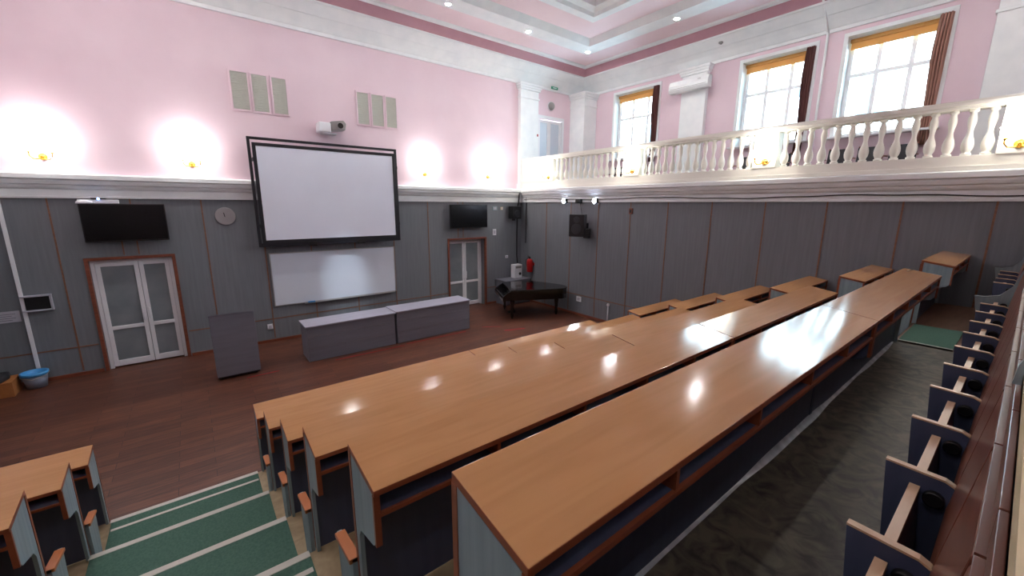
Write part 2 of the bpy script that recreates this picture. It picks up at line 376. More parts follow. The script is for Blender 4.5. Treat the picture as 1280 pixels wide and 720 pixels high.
# ------------------------------------------------------------------ windows
for i, (a, b) in enumerate(WIN):
    XG = XU+.30
    mb = MB(); w = .10
    mb.box(XG, XG+.06, a+w, b-w, WZ0, WZ0+w); mb.box(XG, XG+.06, a+w, b-w, WZ1-w, WZ1)
    L_ = b-a
    for y in (a+w/2, a+L_/3, a+2*L_/3, b-w/2):
        e_ = y in (a+w/2, b-w/2); ww = w if e_ else .085
        mb.box(XG, XG+.06, y-ww/2, y+ww/2, WZ0+(0 if e_ else w), WZ1-(0 if e_ else w))
    mb.box(XG-.006, XG+.054, a+w*.9, b-w*.9, 3.11, 3.20)
    wn = struct(mb.build('window_%d' % (i+1), M['winframe_glow']))
    MB().box(XG+.02, XG+.032, a+.03, b-.03, WZ0+.03, WZ1-.03).build('pane', M['glass'], wn)
    mb = MB(); e = .02
    mb.box(XU-.02, XG, a, a+e, WZ0, WZ1); mb.box(XU-.02, XG, b-e, b, WZ0, WZ1); mb.box(XU-.02, XG, a, b, WZ1-e, WZ1)
    for (p, q, r, s_) in ((a-.06,a,WZ0,WZ1+.06),(b,b+.06,WZ0,WZ1+.06),(a,b,WZ1,WZ1+.06)): mb.box(XU-.025, XU+.01, p, q, r, s_)
    mb.build('reveal', M['white'], wn)
    MB().box(XU-.18, XG+.01, a-.12, b+.12, WZ0-.05, WZ0).build('sill', M['pvc'], wn, .008)
    nm = ['nearest the front corner', 'in the middle', 'nearest the camera'][i]
    t = thing('roller_blind', 'ochre roller blind rolled up at the top of the window %s' % nm, 'blind', (XU+.25, (a+b)/2, WZ1-.2), 'ochre blinds rolled up in the windows')
    MB().lathe([(.045, a+.03),(.045, b-.03)], (XU+.22,0,WZ1-.085), 'y', 14).build('roll', M['blind'], t)
    MB().box(XU+.235, XU+.242, a+.04, b-.04, WZ1-.34+.06, WZ1-.09).build('cloth', M['blind'], t)
    # curtain: pleated bundle hanging at the near side of the opening
    cw = .21 if i == 2 else .20
    y0 = a+.02; zt, zb = WZ1-.06, WZ0-.35 if i else WZ0-.2
    mb = MB(); nn = 26; rows = []
    for r in range(9):
        z = zt+(zb-zt)*r/8; sp = 1+.12*math.sin(r*.7)
        row = []
        for j in range(nn):
            u = j/(nn-1); row.append(mb.bm.verts.new((XU-.06+.06*math.sin(u*PI*9)-.02*math.sin(r), y0+cw*u*sp - .03*(8-r)/8, z)))
        rows.append(row)
    for p, q in zip(rows, rows[1:]):
        for j in range(nn-1): mb.bm.faces.new((p[j], p[j+1], q[j+1], q[j])).smooth = True
    cm = M['curtain'] if i == 2 else M['curtaindark']
    c = mb.build('curtain', cm); md = c.modifiers.new('thick','SOLIDIFY'); md.thickness = .012
    tag(c, '%s curtain drawn to one side of the window %s' % ('brown' if i == 2 else 'dark maroon', nm), 'curtain', 'curtains drawn aside at the windows')

# ------------------------------------------------------------------ building outside
t = thing('apartment_building', 'pale building with rows of windows seen through the glass', 'building', (30, 5, -4))
MB().box(26, 34, -12, 26, -8, 7.2).build('facade', M['facade'], t)
MB().box(25.7, 34, -12, 26, 7.2, 7.6).build('cornice', M['facadered'], t)
for fl in range(4):
    for j in range(12):
        y = -10+j*3.0; z = -5+fl*3.1
        f = MB().box(25.93, 26.0, y, y+1.25, z, z+1.8).build('window', M['facadeglass'], t)
        MB().box(25.88, 25.94, y+.58, y+.67, z, z+1.8).box(25.88, 25.94, y, y+1.25, z+1.2, z+1.28).build('window_bar', M['pvc'], f)

# ------------------------------------------------------------------ balustrade
t = thing('balustrade', 'white balustrade with turned balusters along the balcony edge', 'balustrade', (XR, 4, .57))
MB().box(XR-.14, XR+.16, YB, YF-.02, .57, .64).box(XR-.10, XR+.12, YB, YF-.02, .64, .80).build('plinth', M['baluster'], t, .006)
MB().box(XR-.13, XR+.15, YB, YF-.02, 1.50, 1.545).box(XR-.15, XR+.17, YB, YF-.02, 1.545, 1.60).box(XR-.13, XR+.15, YB, YF-.02, 1.60, 1.63).build('handrail', M['baluster'], t, .008)
PED = [(10.22, 11.98), (6.86, 7.32), (3.53, 3.99), (.08, .54), (-3.3, -2.84)]
for a, b in PED:
    MB().box(XR-.12, XR+.14, a, b, .79, 1.51).build('pedestal', M['baluster'], t, .006)
BP = [(.062,.80),(.062,.835),(.045,.84),(.05,.865),(.066,.90),(.074,.95),(.072,1.0),(.058,1.06),(.040,1.11),(.032,1.16),(.034,1.21),(.046,1.27),(.052,1.32),(.05,1.37),(.038,1.42),(.034,1.45),(.052,1.46),(.056,1.47),(.056,1.505)]
proto = None
for (a0, b0), (a1, b1) in zip(PED, PED[1:]):
    g0, g1 = b1, a0; k = round((g1-g0)/.207); st = (g1-g0)/k
    for j in range(k):
        y = g0+st*(j+.5)
        if proto is None:
            proto = MB().lathe(BP, (XR,y,0), 'z', 14).build('baluster', M['baluster'], t); py = y
        else:
            c = proto.copy(); COL.objects.link(c); c.parent = t; c.location = (0, y-py, 0)

# ------------------------------------------------------------------ wall sconces
def sconce(p, ax, lab):
    """p: wall point; ax 'y' faces -Y, 'x' faces -X"""
    t = thing('wall_sconce', lab, 'wall lamp', p, 'lit brass wall lamps')
    f = Vector((0,-1,0)) if ax == 'y' else Vector((-1,0,0)); s_ = Vector((1,0,0)) if ax == 'y' else Vector((0,1,0))
    p = Vector(p); up = Vector((0,0,1))
    mb = MB(); prof = [(.065,0),(.06,.02),(.035,.03),(.02,.06),(.012,.075)]
    if ax == 'y': mb.lathe([(r,-h) for r, h in prof], p, 'y', 18)
    else: mb.lathe([(r,-h) for r, h in prof], p, 'x', 18)
    mb.build('wall_plate', M['gold'], t)
    for k in (-1, 1):
        pts = [p+f*.05, p+f*.09+s_*k*.05-up*.05, p+f*.12+s_*k*.11-up*.05, p+f*.13+s_*k*.15+up*.0, p+f*.13+s_*k*.15+up*.06]
        a = MB().tube(pts, .011).lathe([(.03,.06),(.034,.075),(.012,.085)], p+f*.13+s_*k*.15, 'z', 12).build('arm', M['gold'], t)
        MB().lathe([(.03,.085),(.055,.12),(.065,.17),(.055,.21),(.075,.235)], p+f*.13+s_*k*.15, 'z', 16).build('lamp_shade', M['bulb'], t)
    L = bpy.data.lights.new('sconce_light', 'POINT'); L.energy = 9.5 if ax == 'y' else 4; L.color = (1,.97,.94); L.shadow_soft_size = .12
    lo = bpy.data.objects.new('sconce_light', L); COL.objects.link(lo); lo.location = p+f*.36+up*(ZC+.42)
SL = ['brass wall lamp at the far left end of the white ledge', 'brass wall lamp on the pink wall just left of the projection screen', 'brass wall lamp on the pink wall just right of the projection screen', 'brass wall lamp on the pink wall nearest the corner pilaster']
for x, z, l in zip((-2.08, .19, 5.95, 8.33), (.86, .86, .92, .95), SL): sconce((x, YF, z), 'y', l)
SR = ['brass wall lamp on the balustrade pedestal nearest the front corner', 'brass wall lamp on the second balustrade pedestal from the front corner', 'brass wall lamp on the third balustrade pedestal from the front corner', 'brass wall lamp on the balustrade pedestal at the near end']
for (a, b), yy, l in zip(PED, (10.42, 7.06, 3.74, .32), SR): sconce((XR-.12, yy, .92), 'x', l)

# ------------------------------------------------------------------ doors
def door(nm, x0, x1, zt, rec, split, wm):
    z0 = FL; yy = YF+rec
    mb = MB(); w = .048
    mb.box(x0-w, x0+.012, YF-.03, YF+.05, z0, zt+w); mb.box(x1-.012, x1+w, YF-.03, YF+.05, z0, zt+w); mb.box(x0+.012, x1-.012, YF-.03, YF+.05, zt-.012, zt+w)
    d = struct(mb.build(nm, wm))
    mb = MB()
    mb.box(x0+.0, x0+.02, YF+.05, yy+.08, z0, zt, M['panel']).box(x1-.02, x1, YF+.05, yy+.08, z0, zt, M['panel']).box(x0, x1, YF+.05, yy+.08, zt-.02, zt, M['panel'])
    mb.build('reveal', None, d)
    xs = x0+(x1-x0)*split
    MB().box(x0+.02, x0+.08, yy-.01, yy+.06, z0, zt-.02).box(x1-.08, x1-.02, yy-.01, yy+.06, z0, zt-.02).box(x0+.08, x1-.08, yy-.01, yy+.06, zt-.08, zt-.02).build('frame', M['pvc'], d)
    for a, b in ((x0+.085, xs-.005), (xs+.005, x1-.085)):
        mb = MB(); s_ = .075
        mb.box(a, a+s_, yy, yy+.05, z0+.03, zt-.085).box(b-s_, b, yy, yy+.05, z0+.03, zt-.085)
        mb.box(a+s_, b-s_, yy, yy+.05, z0+.03, z0+.16).box(a+s_, b-s_, yy, yy+.05, zt-.16, zt-.085).box(a+s_, b-s_, yy, yy+.05, z0+.86, z0+.94)
        lf = mb.build('leaf', M['pvc'], d, .006)
        MB().box(a+.04, b-.04, yy+.02, yy+.03, z0+.1, z0+.9).box(a+.04, b-.04, yy+.02, yy+.03, z0+.9, zt-.12).build('pane', M['frost'], lf)
    for sx in (-.05, .05):
        MB().tube([(xs+sx, yy-.005, z0+1.02), (xs+sx, yy-.06, z0+1.03), (xs+sx, yy-.065, z0+1.16), (xs+sx, yy-.06, z0+1.28), (xs+sx, yy-.005, z0+1.29)], .012).build('handle', M['pvc'], d)
    MB().box(x0, x1, YF+.38, YF+.4, z0, zt).build('backing', M['frost'], d)
    return d
door('door_1', D1[0], D1[1], D1[2], .08, .56, M['doorwood'])
door('door_2', D2[0], D2[1], D2[2], .24, .50, M['doorwood'])
# white balcony door
x0, x1, zt = DU
d = struct(MB().box(x0-.05, x0+.06, YF-.03, YF+.1, .45, zt).box(x1-.06, x1+.05, YF-.03, YF+.1, .45, zt).box(x0-.05, x1+.05, YF-.03, YF+.1, zt, zt+.12).build('door_3', M['pvc']))
xm = (x0+x1)/2-.04
for a, b in ((x0+.06, xm), (xm, x1-.06)):
    lf = MB().box(a, a+.09, YF+.04, YF+.09, .46, zt-.02).box(b-.09, b, YF+.04, YF+.09, .46, zt-.02).box(a+.09, b-.09, YF+.04, YF+.09, .46, .75).box(a+.09, b-.09, YF+.04, YF+.09, zt-.12, zt-.02).build('leaf', M['pvc'], d, .005)
    MB().box(a+.05, b-.05, YF+.06, YF+.07, .7, zt-.1).build('pane', M['frost2'], lf)

# ------------------------------------------------------------------ desks
TILT = .024
def desk_top(mb, x0, x1, yb, yf, z, th=.028, mt=None, me=None):
    def p(x, y, dz):
        u = (y-yb)/(yf-yb); return (x, y, z-TILT+2*TILT*u+dz)
    v = [p(x0,yb,-th),p(x1,yb,-th),p(x1,yf,-th),p(x0,yf,-th),p(x0,yb,0),p(x1,yb,0),p(x1,yf,0),p(x0,yf,0)]
    bv = [mb.bm.verts.new(q) for q in v]
    for idx, mm in (((0,3,2,1),mt),((4,5,6,7),mt),((0,1,5,4),me),((1,2,6,5),me),((2,3,7,6),me),((3,0,4,7),me)):
        f = mb.bm.faces.new([bv[i] for i in idx]); f.material_index = mb._mi(mm)
def desk(row, x0, x1, label, group, seat_ends=(), joint=(0,0)):
    yf, yb, z = ROWS[row][:3]; fz = PLAT[row]
    if fz > z-.5: pass
    t = thing('lecture_desk', label, 'desk', ((x0+x1)/2, (yf+yb)/2, fz), group)
    mb = MB(); desk_top(mb, x0, x1, yb, yf, z, .028, M['top'], M['edge']); mb.build('desktop', None, t, .003)
    zb = z-TILT
    # shelf with edging
    sh = MB().box(x0+.022, x1-.022, yb+.02, yf-.03, zb-.130, zb-.116).build('shelf', M['dgrey'], t)
    MB().box(x0+.022, x1-.022, yb+.008, yb+.022, zb-.133, zb-.114).build('edge_strip', M['edge'], sh)
    # ends: grey box side with wooden edge
    for k, (xa, xb) in enumerate(((x0+.002, x0+.022), (x1-.022, x1-.002))):
        pts = [(xa, yb+.022, zb-.03), (xa, yb+.022, zb-.25), (xa, yb+.05, zb-.285), (xa, yf-.10, zb-.335), (xa, yf-(.04 if joint[k] else .07), zb-.38), (xa, yf-(.04 if joint[k] else .07), fz+.004), (xa, yf-.012, fz+.004), (xa, yf-.012, z+TILT-.03)]
        e = MB().prism(pts, (xb-xa, 0, 0)).build('end_panel', M['dgrey'] if joint[k] else M['lgrey'], t)
        mb = MB().box(xa-.003, xb+.003, yb+.006, yb+.022, zb-.262, zb-.028).box(xa-.003, xb+.003, yf-.026, yf+.0, fz+.004, z+TILT-.03)
        mb.build('edge_strip', M['edge'], e)
    # front (modesty) panel: grey towards the sitters, brown backrest wood towards the row below
    MB().box(x0+.022, x1-.022, yf-.035, yf-.015, fz+.004, z-.03).build('front_panel', M['dgrey'], t)
    # shelf dividers
    k = max(1, round((x1-x0)/.6))
    for j in range(1, k):
        x = x0+(x1-x0)*j/k
        MB().box(x-.009, x+.009, yb+.012, yf-.035, zb-.116, zb-.022).build('divider', M['edge'], t)
    if row != 'A':
        fl = PLAT[ORDER[ORDER.index(row)-1]]
        b = MB().box(x0+.03, x1-.03, yf-.013, yf+.012, fl+.34, z-.03).build('backrest', M['seatwood'], t, .004)
        for (s_, xx) in seat_ends:
            e = MB().prism([(xx-.012, yf-.01, fl+.003), (xx-.012, yf+.17, fl+.003), (xx-.012, yf+.24, fl+.35), (xx-.012, yf+.26, fl+.60), (xx-.012, yf-.01, fl+.64)], (.024, 0, 0)).build('seat_end_panel', M['lgrey'], t)
            MB().prism([(xx-.026, yf-.01, fl+.643), (xx-.026, yf+.25, fl+.604), (xx-.026, yf+.25, fl+.58), (xx-.026, yf-.01, fl+.615)], (.052, 0, 0)).build('armrest', M['armrest'], e, .004)
    return t
for k in ORDER:
    xa, xb = ROWS[k][3], ROWS[k][4]
    xm = {'A':3.44,'F':3.60,'E':3.53}.get(k, 3.5)
    desk(k, xa, xm-.004, 'long beech-topped desk of the %s row, its end at the carpeted steps' % NTH[k], 'beech-topped desks in tiers', [(0, xa-.012)], (0,1))
    desk(k, xm+.004, xb, 'beech-topped desk continuing the %s row past the joint towards the window wall' % NTH[k], 'beech-topped desks in tiers', [(1, xb+.012)], (1,0))
    desk(k, 7.82, XR-.012, 'short beech-topped desk of the %s row against the right wall' % NTH[k], 'short desks against the right wall', [(0, 7.82-.012)])
for k in 'ABCD':
    xb = {'A':-1.05,'B':-1.01,'C':-1.0,'D':-1.0}[k]
    desk(k, XL+.012, xb, 'beech-topped desk of the %s row on the left side of the carpeted steps' % NTH[k], 'desks left of the steps', [(1, xb+.012)])

# curled edge of the floor covering, window reflection painted pale, at the foot of the sixth-row desk
mb = MB(); N_ = 90; r0 = []; r1 = []; r2 = []
for i in range(N_+1):
    x = .55+(6.5-.55)*i/N_
    a = .5+.5*math.sin(x*2.3+.6*math.sin(x*5.1)); fade = min(1, max(0,(x-1.0)/.8))*min(1,(6.6-x)/.8)
    w = .006+.022*a*fade
    r0.append(mb.bm.verts.new((x, ROWS['F'][0]-.037-w-.01, PLAT['F']+.002)))
    r1.append(mb.bm.verts.new((x, ROWS['F'][0]-.037-w*.5, PLAT['F']+.006+.010*a*fade)))
    r2.append(mb.bm.verts.new((x, ROWS['F'][0]-.036, PLAT['F']+.008+.026*a*fade)))
for i in range(N_):
    for p, q in ((r0,r1),(r1,r2)):
        mb.bm.faces.new((p[i],p[i+1],q[i+1],q[i])).smooth = True
tag(mb.build('floor_edging', M['edge_sheen']), 'curled edge of the floor covering, its reflection painted pale, along the foot of the nearest long desk', 'floor edging')

# ------------------------------------------------------------------ seats along the seventh-row front (right foreground)
FZ = PLAT['F']; YS = -.03
def edge_polys(): pass
SX = [.43, .93, 1.435, 1.945, 2.45, 2.96, 3.465, 3.97, 4.475, 4.98, 5.485, 5.99, 6.52]
def divider(t, x, big=False):
    if big:
        ptop = [(.27,-.93),(.20,-.93),(.10,-.90),(.03,-.80),(-.01,-.62),(-.03,-.50)]
    else:
        ptop = [(.200,-.922),(.045,-.928),(.02,-.94),(-.005,-.985)]
    pts = [(x-.011, y+.0, z) for y, z in ptop] + [(x-.011, -.01, FZ+.003), (x-.011, .14, FZ+.003)]
    d_ = MB().prism(pts, (.022,0,0)).build('side_panel', M['lgrey'] if big else M['dgrey'], t)
    mb = MB()
    for (ya, za), (yb, zb) in zip(ptop, ptop[1:]):
        mb.hexa([(x-.013,yb,zb),(x+.013,yb,zb),(x+.013,ya,za),(x-.013,ya,za),(x-.013,yb,zb+.007),(x+.013,yb,zb+.007),(x+.013,ya,za+.007),(x-.013,ya,za+.007)])
    if not big: mb.build('edge_strip', M['palewood'], d_)
    else: mb.build('edge_strip', M['lgrey'], d_)
    MB().lathe([(.024,-.010),(.028,-.006),(.028,.028),(.020,.034)], (x-.022, .062, -1.0), 'x', 16).build('hinge', M['black'], d_)
seat_n = ['nearest the camera'] + ['%s from the near end' % s_ for s_ in ('second','third','fourth','fifth','sixth','seventh','eighth','ninth','tenth','eleventh')] + ['last before the far aisle']
def seat(x0, x1, label, group, last=False, first=False):
    t = thing('folding_seat', label, 'seat', ((x0+x1)/2, .08, FZ), group)
    divider(t, x0)
    if last: divider(t, x1, True)
    s_ = MB().prism([(x0+.03,.100,-.985),(x0+.03,.126,-.985),(x0+.03,.090,-1.36),(x0+.03,.064,-1.36)], (x1-x0-.055,0,0)).build('seat_board', M['seatwood'], t, .004)
    MB().prism([(x0+.03,.098,-.985),(x0+.03,.128,-.985),(x0+.03,.127,-.968),(x0+.03,.099,-.968)], (x1-x0-.055,0,0)).build('edge_strip', M['palewood'], s_)
    b = MB().prism([(x0+.012,.030,-1.02),(x0+.012,.012,-1.02),(x0+.012,-.044,-.56),(x0+.012,-.034,-.552),(x0+.012,-.024,-.56)], (x1-x0-.024,0,0)).build('backrest', M['seatwood'], t, .004)
    MB().box(x0+.004, x1-.004, -.0445, -.0255, -.556, -.546).build('top_rail', M['seatwood'], b, .001)
    MB().box(x0+.003, x1-.003, -.0485, -.037, -.52, -.455).build('upper_rail', M['seatwood'], b, .0015)
for i in range(len(SX)-1):
    seat(SX[i], SX[i+1], 'folded brown wooden seat in the row at right, %s' % seat_n[i], 'folded wooden seats at right', last=(i == len(SX)-2))
WX = [7.84, 8.34, 8.84, 9.34, 9.83]
for i in range(4):
    seat(WX[i], WX[i+1], 'folded brown wooden seat beyond the far aisle, %s' % ['next to the aisle','second from the aisle','third from the aisle','against the right wall'][i], 'folded wooden seats by the right wall', last=(i == 3))
# seventh-row desk above them
for xa, xb, lab in ((.44, 6.55, 'desk of the row behind the folded seats, only its front edge showing, coloured pale as if lamplit'), (7.82, XR-.012, 'desk of the row behind the folded seats, beyond the far aisle by the right wall')):
    t = thing('lecture_desk', lab, 'desk', ((xa+xb)/2, -.2, FZ+.34), 'desks behind the folded seats')
    mb = MB(); desk_top(mb, xa, xb, -.385, -.049, GZ, .028, M['top'], M['cream']); mb.build('desktop', None, t, .003)
    MB().box(xa, xb, -.10, -.082, GZ-HD+.004, GZ-.03).build('front_panel', M['seatwood'], t)
    MB().box(xa, xb, -.058, -.046, GZ-.02, GZ+.026).build('edge_strip', M['cream'], t)  # lit look of the desktop painted as a cream strip
    for xe in (xa, xb-.02): MB().box(xe, xe+.02, -.36, -.10, GZ-HD+.004, GZ-.05).build('end_panel', M['lgrey'], t)
    if xa < 1:
        pts = [(1.60, -.030, -.44), (1.60, -.034, -.39), (1.60, -.042, -.365), (1.60, -.06, -.35), (1.60, -.13, -.35), (1.60, -.13, -.36), (1.60, -.044, -.38), (1.60, -.046, -.44)]
        MB().prism(pts, (.022,0,0)).build('bracket', M['lgrey'], t)

# ------------------------------------------------------------------ projection screen
t = thing('projection_screen', 'large white projection screen in a double black frame on the wall', 'projection screen', (3.12, 11.7, -1.06))
YS_ = 11.72; k_ = YS_/12
def fr_rect(mb, x0, x1, z0, z1, w, y0, y1, wb=None):
    wb = wb or w
    mb.box(x0, x0+w, y0, y1, z0, z1).box(x1-w, x1, y0, y1, z0, z1).box(x0+w, x1-w, y0, y1, z1-w, z1).box(x0+w, x1-w, y0, y1, z0, z0+wb)
mb = MB(); fr_rect(mb, 1.30*k_, 5.05*k_, -1.09*k_, 1.585*k_, .06, YS_, YS_+.06, .09); mb.build('outer_frame', M['frameblack'], t, .006)
mb = MB(); fr_rect(mb, 1.395*k_, 4.985*k_, -1.00*k_, 1.455*k_, .075, YS_-.01, YS_+.03); mb.build('inner_frame', M['frameblack'], t, .006)
MB().box(1.44*k_, 4.93*k_, YS_+.002, YS_+.018, -.96*k_, 1.40*k_).build('canvas', M['canvas'], t)
for x in (2.45, 3.75): MB().box(x*k_, (x+.2)*k_, YS_-.02, YS_+.05, -1.12*k_, -1.0*k_).build('clip', M['black'], t)
for x in (1.36, 4.92): MB().box(x, x+.04, YS_+.05, YF, 1.0, 1.08).box(x, x+.04, YS_+.05, YF, -.6, -.52).build('wall_bracket', M['frameblack'], t)

# whiteboard
t = thing('whiteboard', 'wide glossy whiteboard on the grey wall below the projection screen', 'whiteboard', (3.15, YF, -2.65))
MB().box(1.50, 4.80, YF-.035, YF-.012, -2.645, -1.27).build('board', M['wboard'], t)
mb = MB(); fr_rect(mb, 1.485, 4.815, -2.66, -1.255, .025, YF-.042, YF); mb.build('frame', M['alu'], t, .003)
MB().box(2.2, 4.75, YF-.10, YF-.04, -2.675, -2.66).build('pen_tray', M['alu'], t)
tag(MB().box(2.28, 2.46, YF-.095, YF-.05, -2.659, -2.62).build('board_eraser', M['blue'], None, .006), 'blue board eraser lying on the whiteboard tray', 'eraser')

# televisions
def tv(x0, x1, z0, z1, lab):
    t = thing('television', lab, 'television', ((x0+x1)/2, YF-.1, z0))
    MB().box(x0, x1, YF-.22, YF-.17, z0, z1).build('bezel', M['black'], t, .008)
    MB().box(x0+.02, x1-.02, YF-.222, YF-.219, z0+.03, z1-.02).build('screen', M['screenblack'], t)
    MB().box((x0+x1)/2-.2, (x0+x1)/2+.2, YF-.17, YF-.001, z0+.2, z1-.2).build('wall_bracket', M['black'], t)
tv(-1.72, -.40, -.80, -.025, 'black flat television on the grey wall above the left double door')
tv(6.69, 8.16, -.78, .0, 'black flat television on the grey wall above the right door')
t = thing('network_box', 'white network box with a blue light above the left television', 'electronics', (-1.35, YF-.12, .0))
MB().box(-1.72, -1.12, YF-.2, YF-.06, -.02, .06).build('case', M['pvc'], t, .01)
MB().lathe([(.14,-.02),(.13,.02),(.08,.05),(.02,.06)], (-1.62, YF-.14, 0), 'z', 18).build('dome', M['pvc'], t)
MB().box(-1.52, -1.30, YF-.21, YF-.08, .06, .09).build('sensor_bar', M['black'], t, .004)
MB().lathe([(.018,-.006),(.018,0)], (-1.41, YF-.211, .075), 'y', 12).build('light', M['blueled'], t)

# clock
t = thing('wall_clock', 'round white wall clock on the grey panelling left of the screen', 'clock', (.68, YF, -.5))
c = (.68, YF, -.305)
MB().lathe([(.205,-.001),(.21,-.02),(.20,-.04),(.185,-.035)], c, 'y', 40).build('rim', M['alu'], t)
fc = MB().lathe([(.188,-.02),(.188,-.026)], c, 'y', 40).build('face', M['clockface'], t)
mb = MB()
for i in range(12):
    a = i*PI/6; mb.lathe([(.015,-.030),(.015,-.0265)], (c[0]+.155*math.sin(a), c[1], c[2]+.155*math.cos(a)), 'y', 8)
mb.build('hour_mark', M['black'], fc)
MB().box(c[0]-.006, c[0]+.006, YF-.033, YF-.03, c[2]-.02, c[2]+.13).build('minute_hand', M['black'], t)
MB().hexa([(c[0]-.02,YF-.037,c[2]-.01),(c[0]-.002,YF-.037,c[2]-.018),(c[0]-.002,YF-.034,c[2]-.018),(c[0]-.02,YF-.034,c[2]-.01),(c[0]-.035,YF-.037,c[2]+.085),(c[0]-.02,YF-.037,c[2]+.085),(c[0]-.02,YF-.034,c[2]+.085),(c[0]-.035,YF-.034,c[2]+.085)]).build('hour_hand', M['black'], t)

# vents
vx = [(1.11,1.47),(1.53,1.87),(1.95,2.28),(3.98,4.31),(4.38,4.73),(4.79,5.12)]
vn = ['left','middle','right']
for i, (a, b) in enumerate(vx):
    t = thing('wall_vent', 'pale grille panel, %s one of the three above the %s of the screen' % (vn[i%3], 'left half' if i < 3 else 'right half'), 'vent', ((a+b)/2, YF, 2.15), 'grille panels above the screen')
    mb = MB(); fr_rect(mb, a-.02, b+.02, 2.14, 3.03, .035, YF-.03, YF); mb.build('frame', M['pink'], t)
    mb = MB()
    mb.box(a, b, YF-.01, YF, 2.15, 3.02)
    for j in range(22): 
        z = 2.19+j*.0375; mb.hexa([(a+.01,YF-.022,z),(b-.01,YF-.022,z),(b-.01,YF-.008,z+.02),(a+.01,YF-.008,z+.02),(a+.01,YF-.022,z+.006),(b-.01,YF-.022,z+.006),(b-.01,YF-.008,z+.026),(a+.01,YF-.008,z+.026)])
    mb.build('grille', M['vent'], t)

# short throw projector on wall
t = thing('wall_projector', 'small white and silver projector fixed to the pink wall above the screen', 'projector', (3.2, YF-.2, 1.82))
MB().box(2.86, 3.16, YF-.40, YF-.06, 1.80, 2.05).build('body', M['pvc'], t, .03)
MB().prism([(3.16,YF-.42,1.85),(3.52,YF-.40,1.90),(3.55,YF-.40,2.06),(3.48,YF-.40,2.14),(3.16,YF-.42,2.08)], (0,.3,0)).build('lens_hood', M['silver'], t, .02)
MB().lathe([(.07,-.03),(.06,-.0)], (3.38,YF-.42,1.99), 'y', 18).build('lens', M['darkglass'], t)
MB().box(2.95, 3.3, YF-.36, YF-.08, 1.775, 1.80).build('mount_plate', M['pvc'], t)
MB().box(3.0, 3.2, YF-.08, YF, 1.8, 2.0).build('wall_bracket', M['alu'], t)

# ------------------------------------------------------------------ stage furniture
def counter(x0, x1, lab, zt):
    t = thing('counter', lab, 'counter', ((x0+x1)/2, 10.2, FL), 'grey counters below the whiteboard')
    MB().box(x0-.03, x1+.03, 9.80, 10.52, zt-.03, zt).build('worktop', M['countertop'], t, .004)
    mb = MB()
    for a, b in ((FL+.005, FL+.30), (FL+.308, FL+.59), (FL+.598, zt-.03)): mb.box(x0+.02, x1-.02, 9.84, 9.86, a, b)
    mb.build('front_panel', M['counter'], t, .002)
    for a in (x0, x1-.022): MB().box(a, a+.022, 9.84, 10.50, FL+.002, zt-.03).build('end_panel', M['counter'], t)
    MB().box(x0+.03, x1-.03, 10.0, 10.45, FL+.35, FL+.37).build('shelf', M['counter'], t)
counter(1.79, 3.87, 'grey panelled counter below the whiteboard, the one nearer the lectern', -2.745)
counter(3.93, 6.15, 'grey panelled counter below the whiteboard, the one nearer the piano', -2.725)
t = thing('lectern', 'plain grey lectern standing alone on the wooden floor', 'lectern', (.45, 10.1, FL))
MB().box(.06, .83, 9.86, 9.885, FL+.07, -2.22).build('front_panel', M['counter'], t, .003)
for a in (.06, .805): MB().prism([(a,9.885,FL+.07),(a,10.36,FL+.07),(a,10.36,-2.36),(a,9.885,-2.22)], (.025,0,0)).build('side_panel', M['counter'], t)
MB().hexa([(.05,9.85,-2.22),(.84,9.85,-2.22),(.84,10.40,-2.385),(.05,10.40,-2.385),(.05,9.85,-2.195),(.84,9.85,-2.195),(.84,10.40,-2.36),(.05,10.40,-2.36)]).build('top', M['counter'], t)
MB().box(.09, .80, 9.93, 10.34, FL+.6, FL+.62).build('shelf', M['counter'], t)
MB().box(.08, .81, 9.88, 10.36, FL+.04, FL+.07).build('base', M['black'], t)
for a in (.14, .75):
    for b in (9.93, 10.30): MB().lathe([(.035,-.012),(.035,.012)], (a,b,FL+.035), 'x', 14).lathe([(.01,.03),(.01,.045)], (a,b,FL), 'z', 8).build('caster', M['black'], t)
# red tape
for i, (p, q, l) in enumerate((((.55,9.70),(1.15,9.72),'red tape strip on the floor in front of the lectern'),((2.3,9.63),(4.0,9.6),'red tape strip on the floor along the counter nearer the lectern'),((4.1,9.68),(5.9,9.66),'red tape strip on the floor along the counter nearer the piano'),((6.85,9.05),(7.45,8.85),'short red tape strip on the open floor near the piano'),((6.5,9.72),(7.0,9.45),'short red tape strip on the floor by the counter corner'))):
    p = Vector(p); q = Vector(q); dd = (q-p).normalized(); nn = Vector((-dd.y, dd.x))*.018
    if i == 3: nn *= 2.2
    o = MB().prism([(*(p+nn),FL+.001),(*(q+nn),FL+.001),(*(q-nn),FL+.001),(*(p-nn),FL+.001)], (0,0,.003)).build('floor_tape', M['tape'])
    tag(o, l, 'tape', 'red tape marks on the floor')

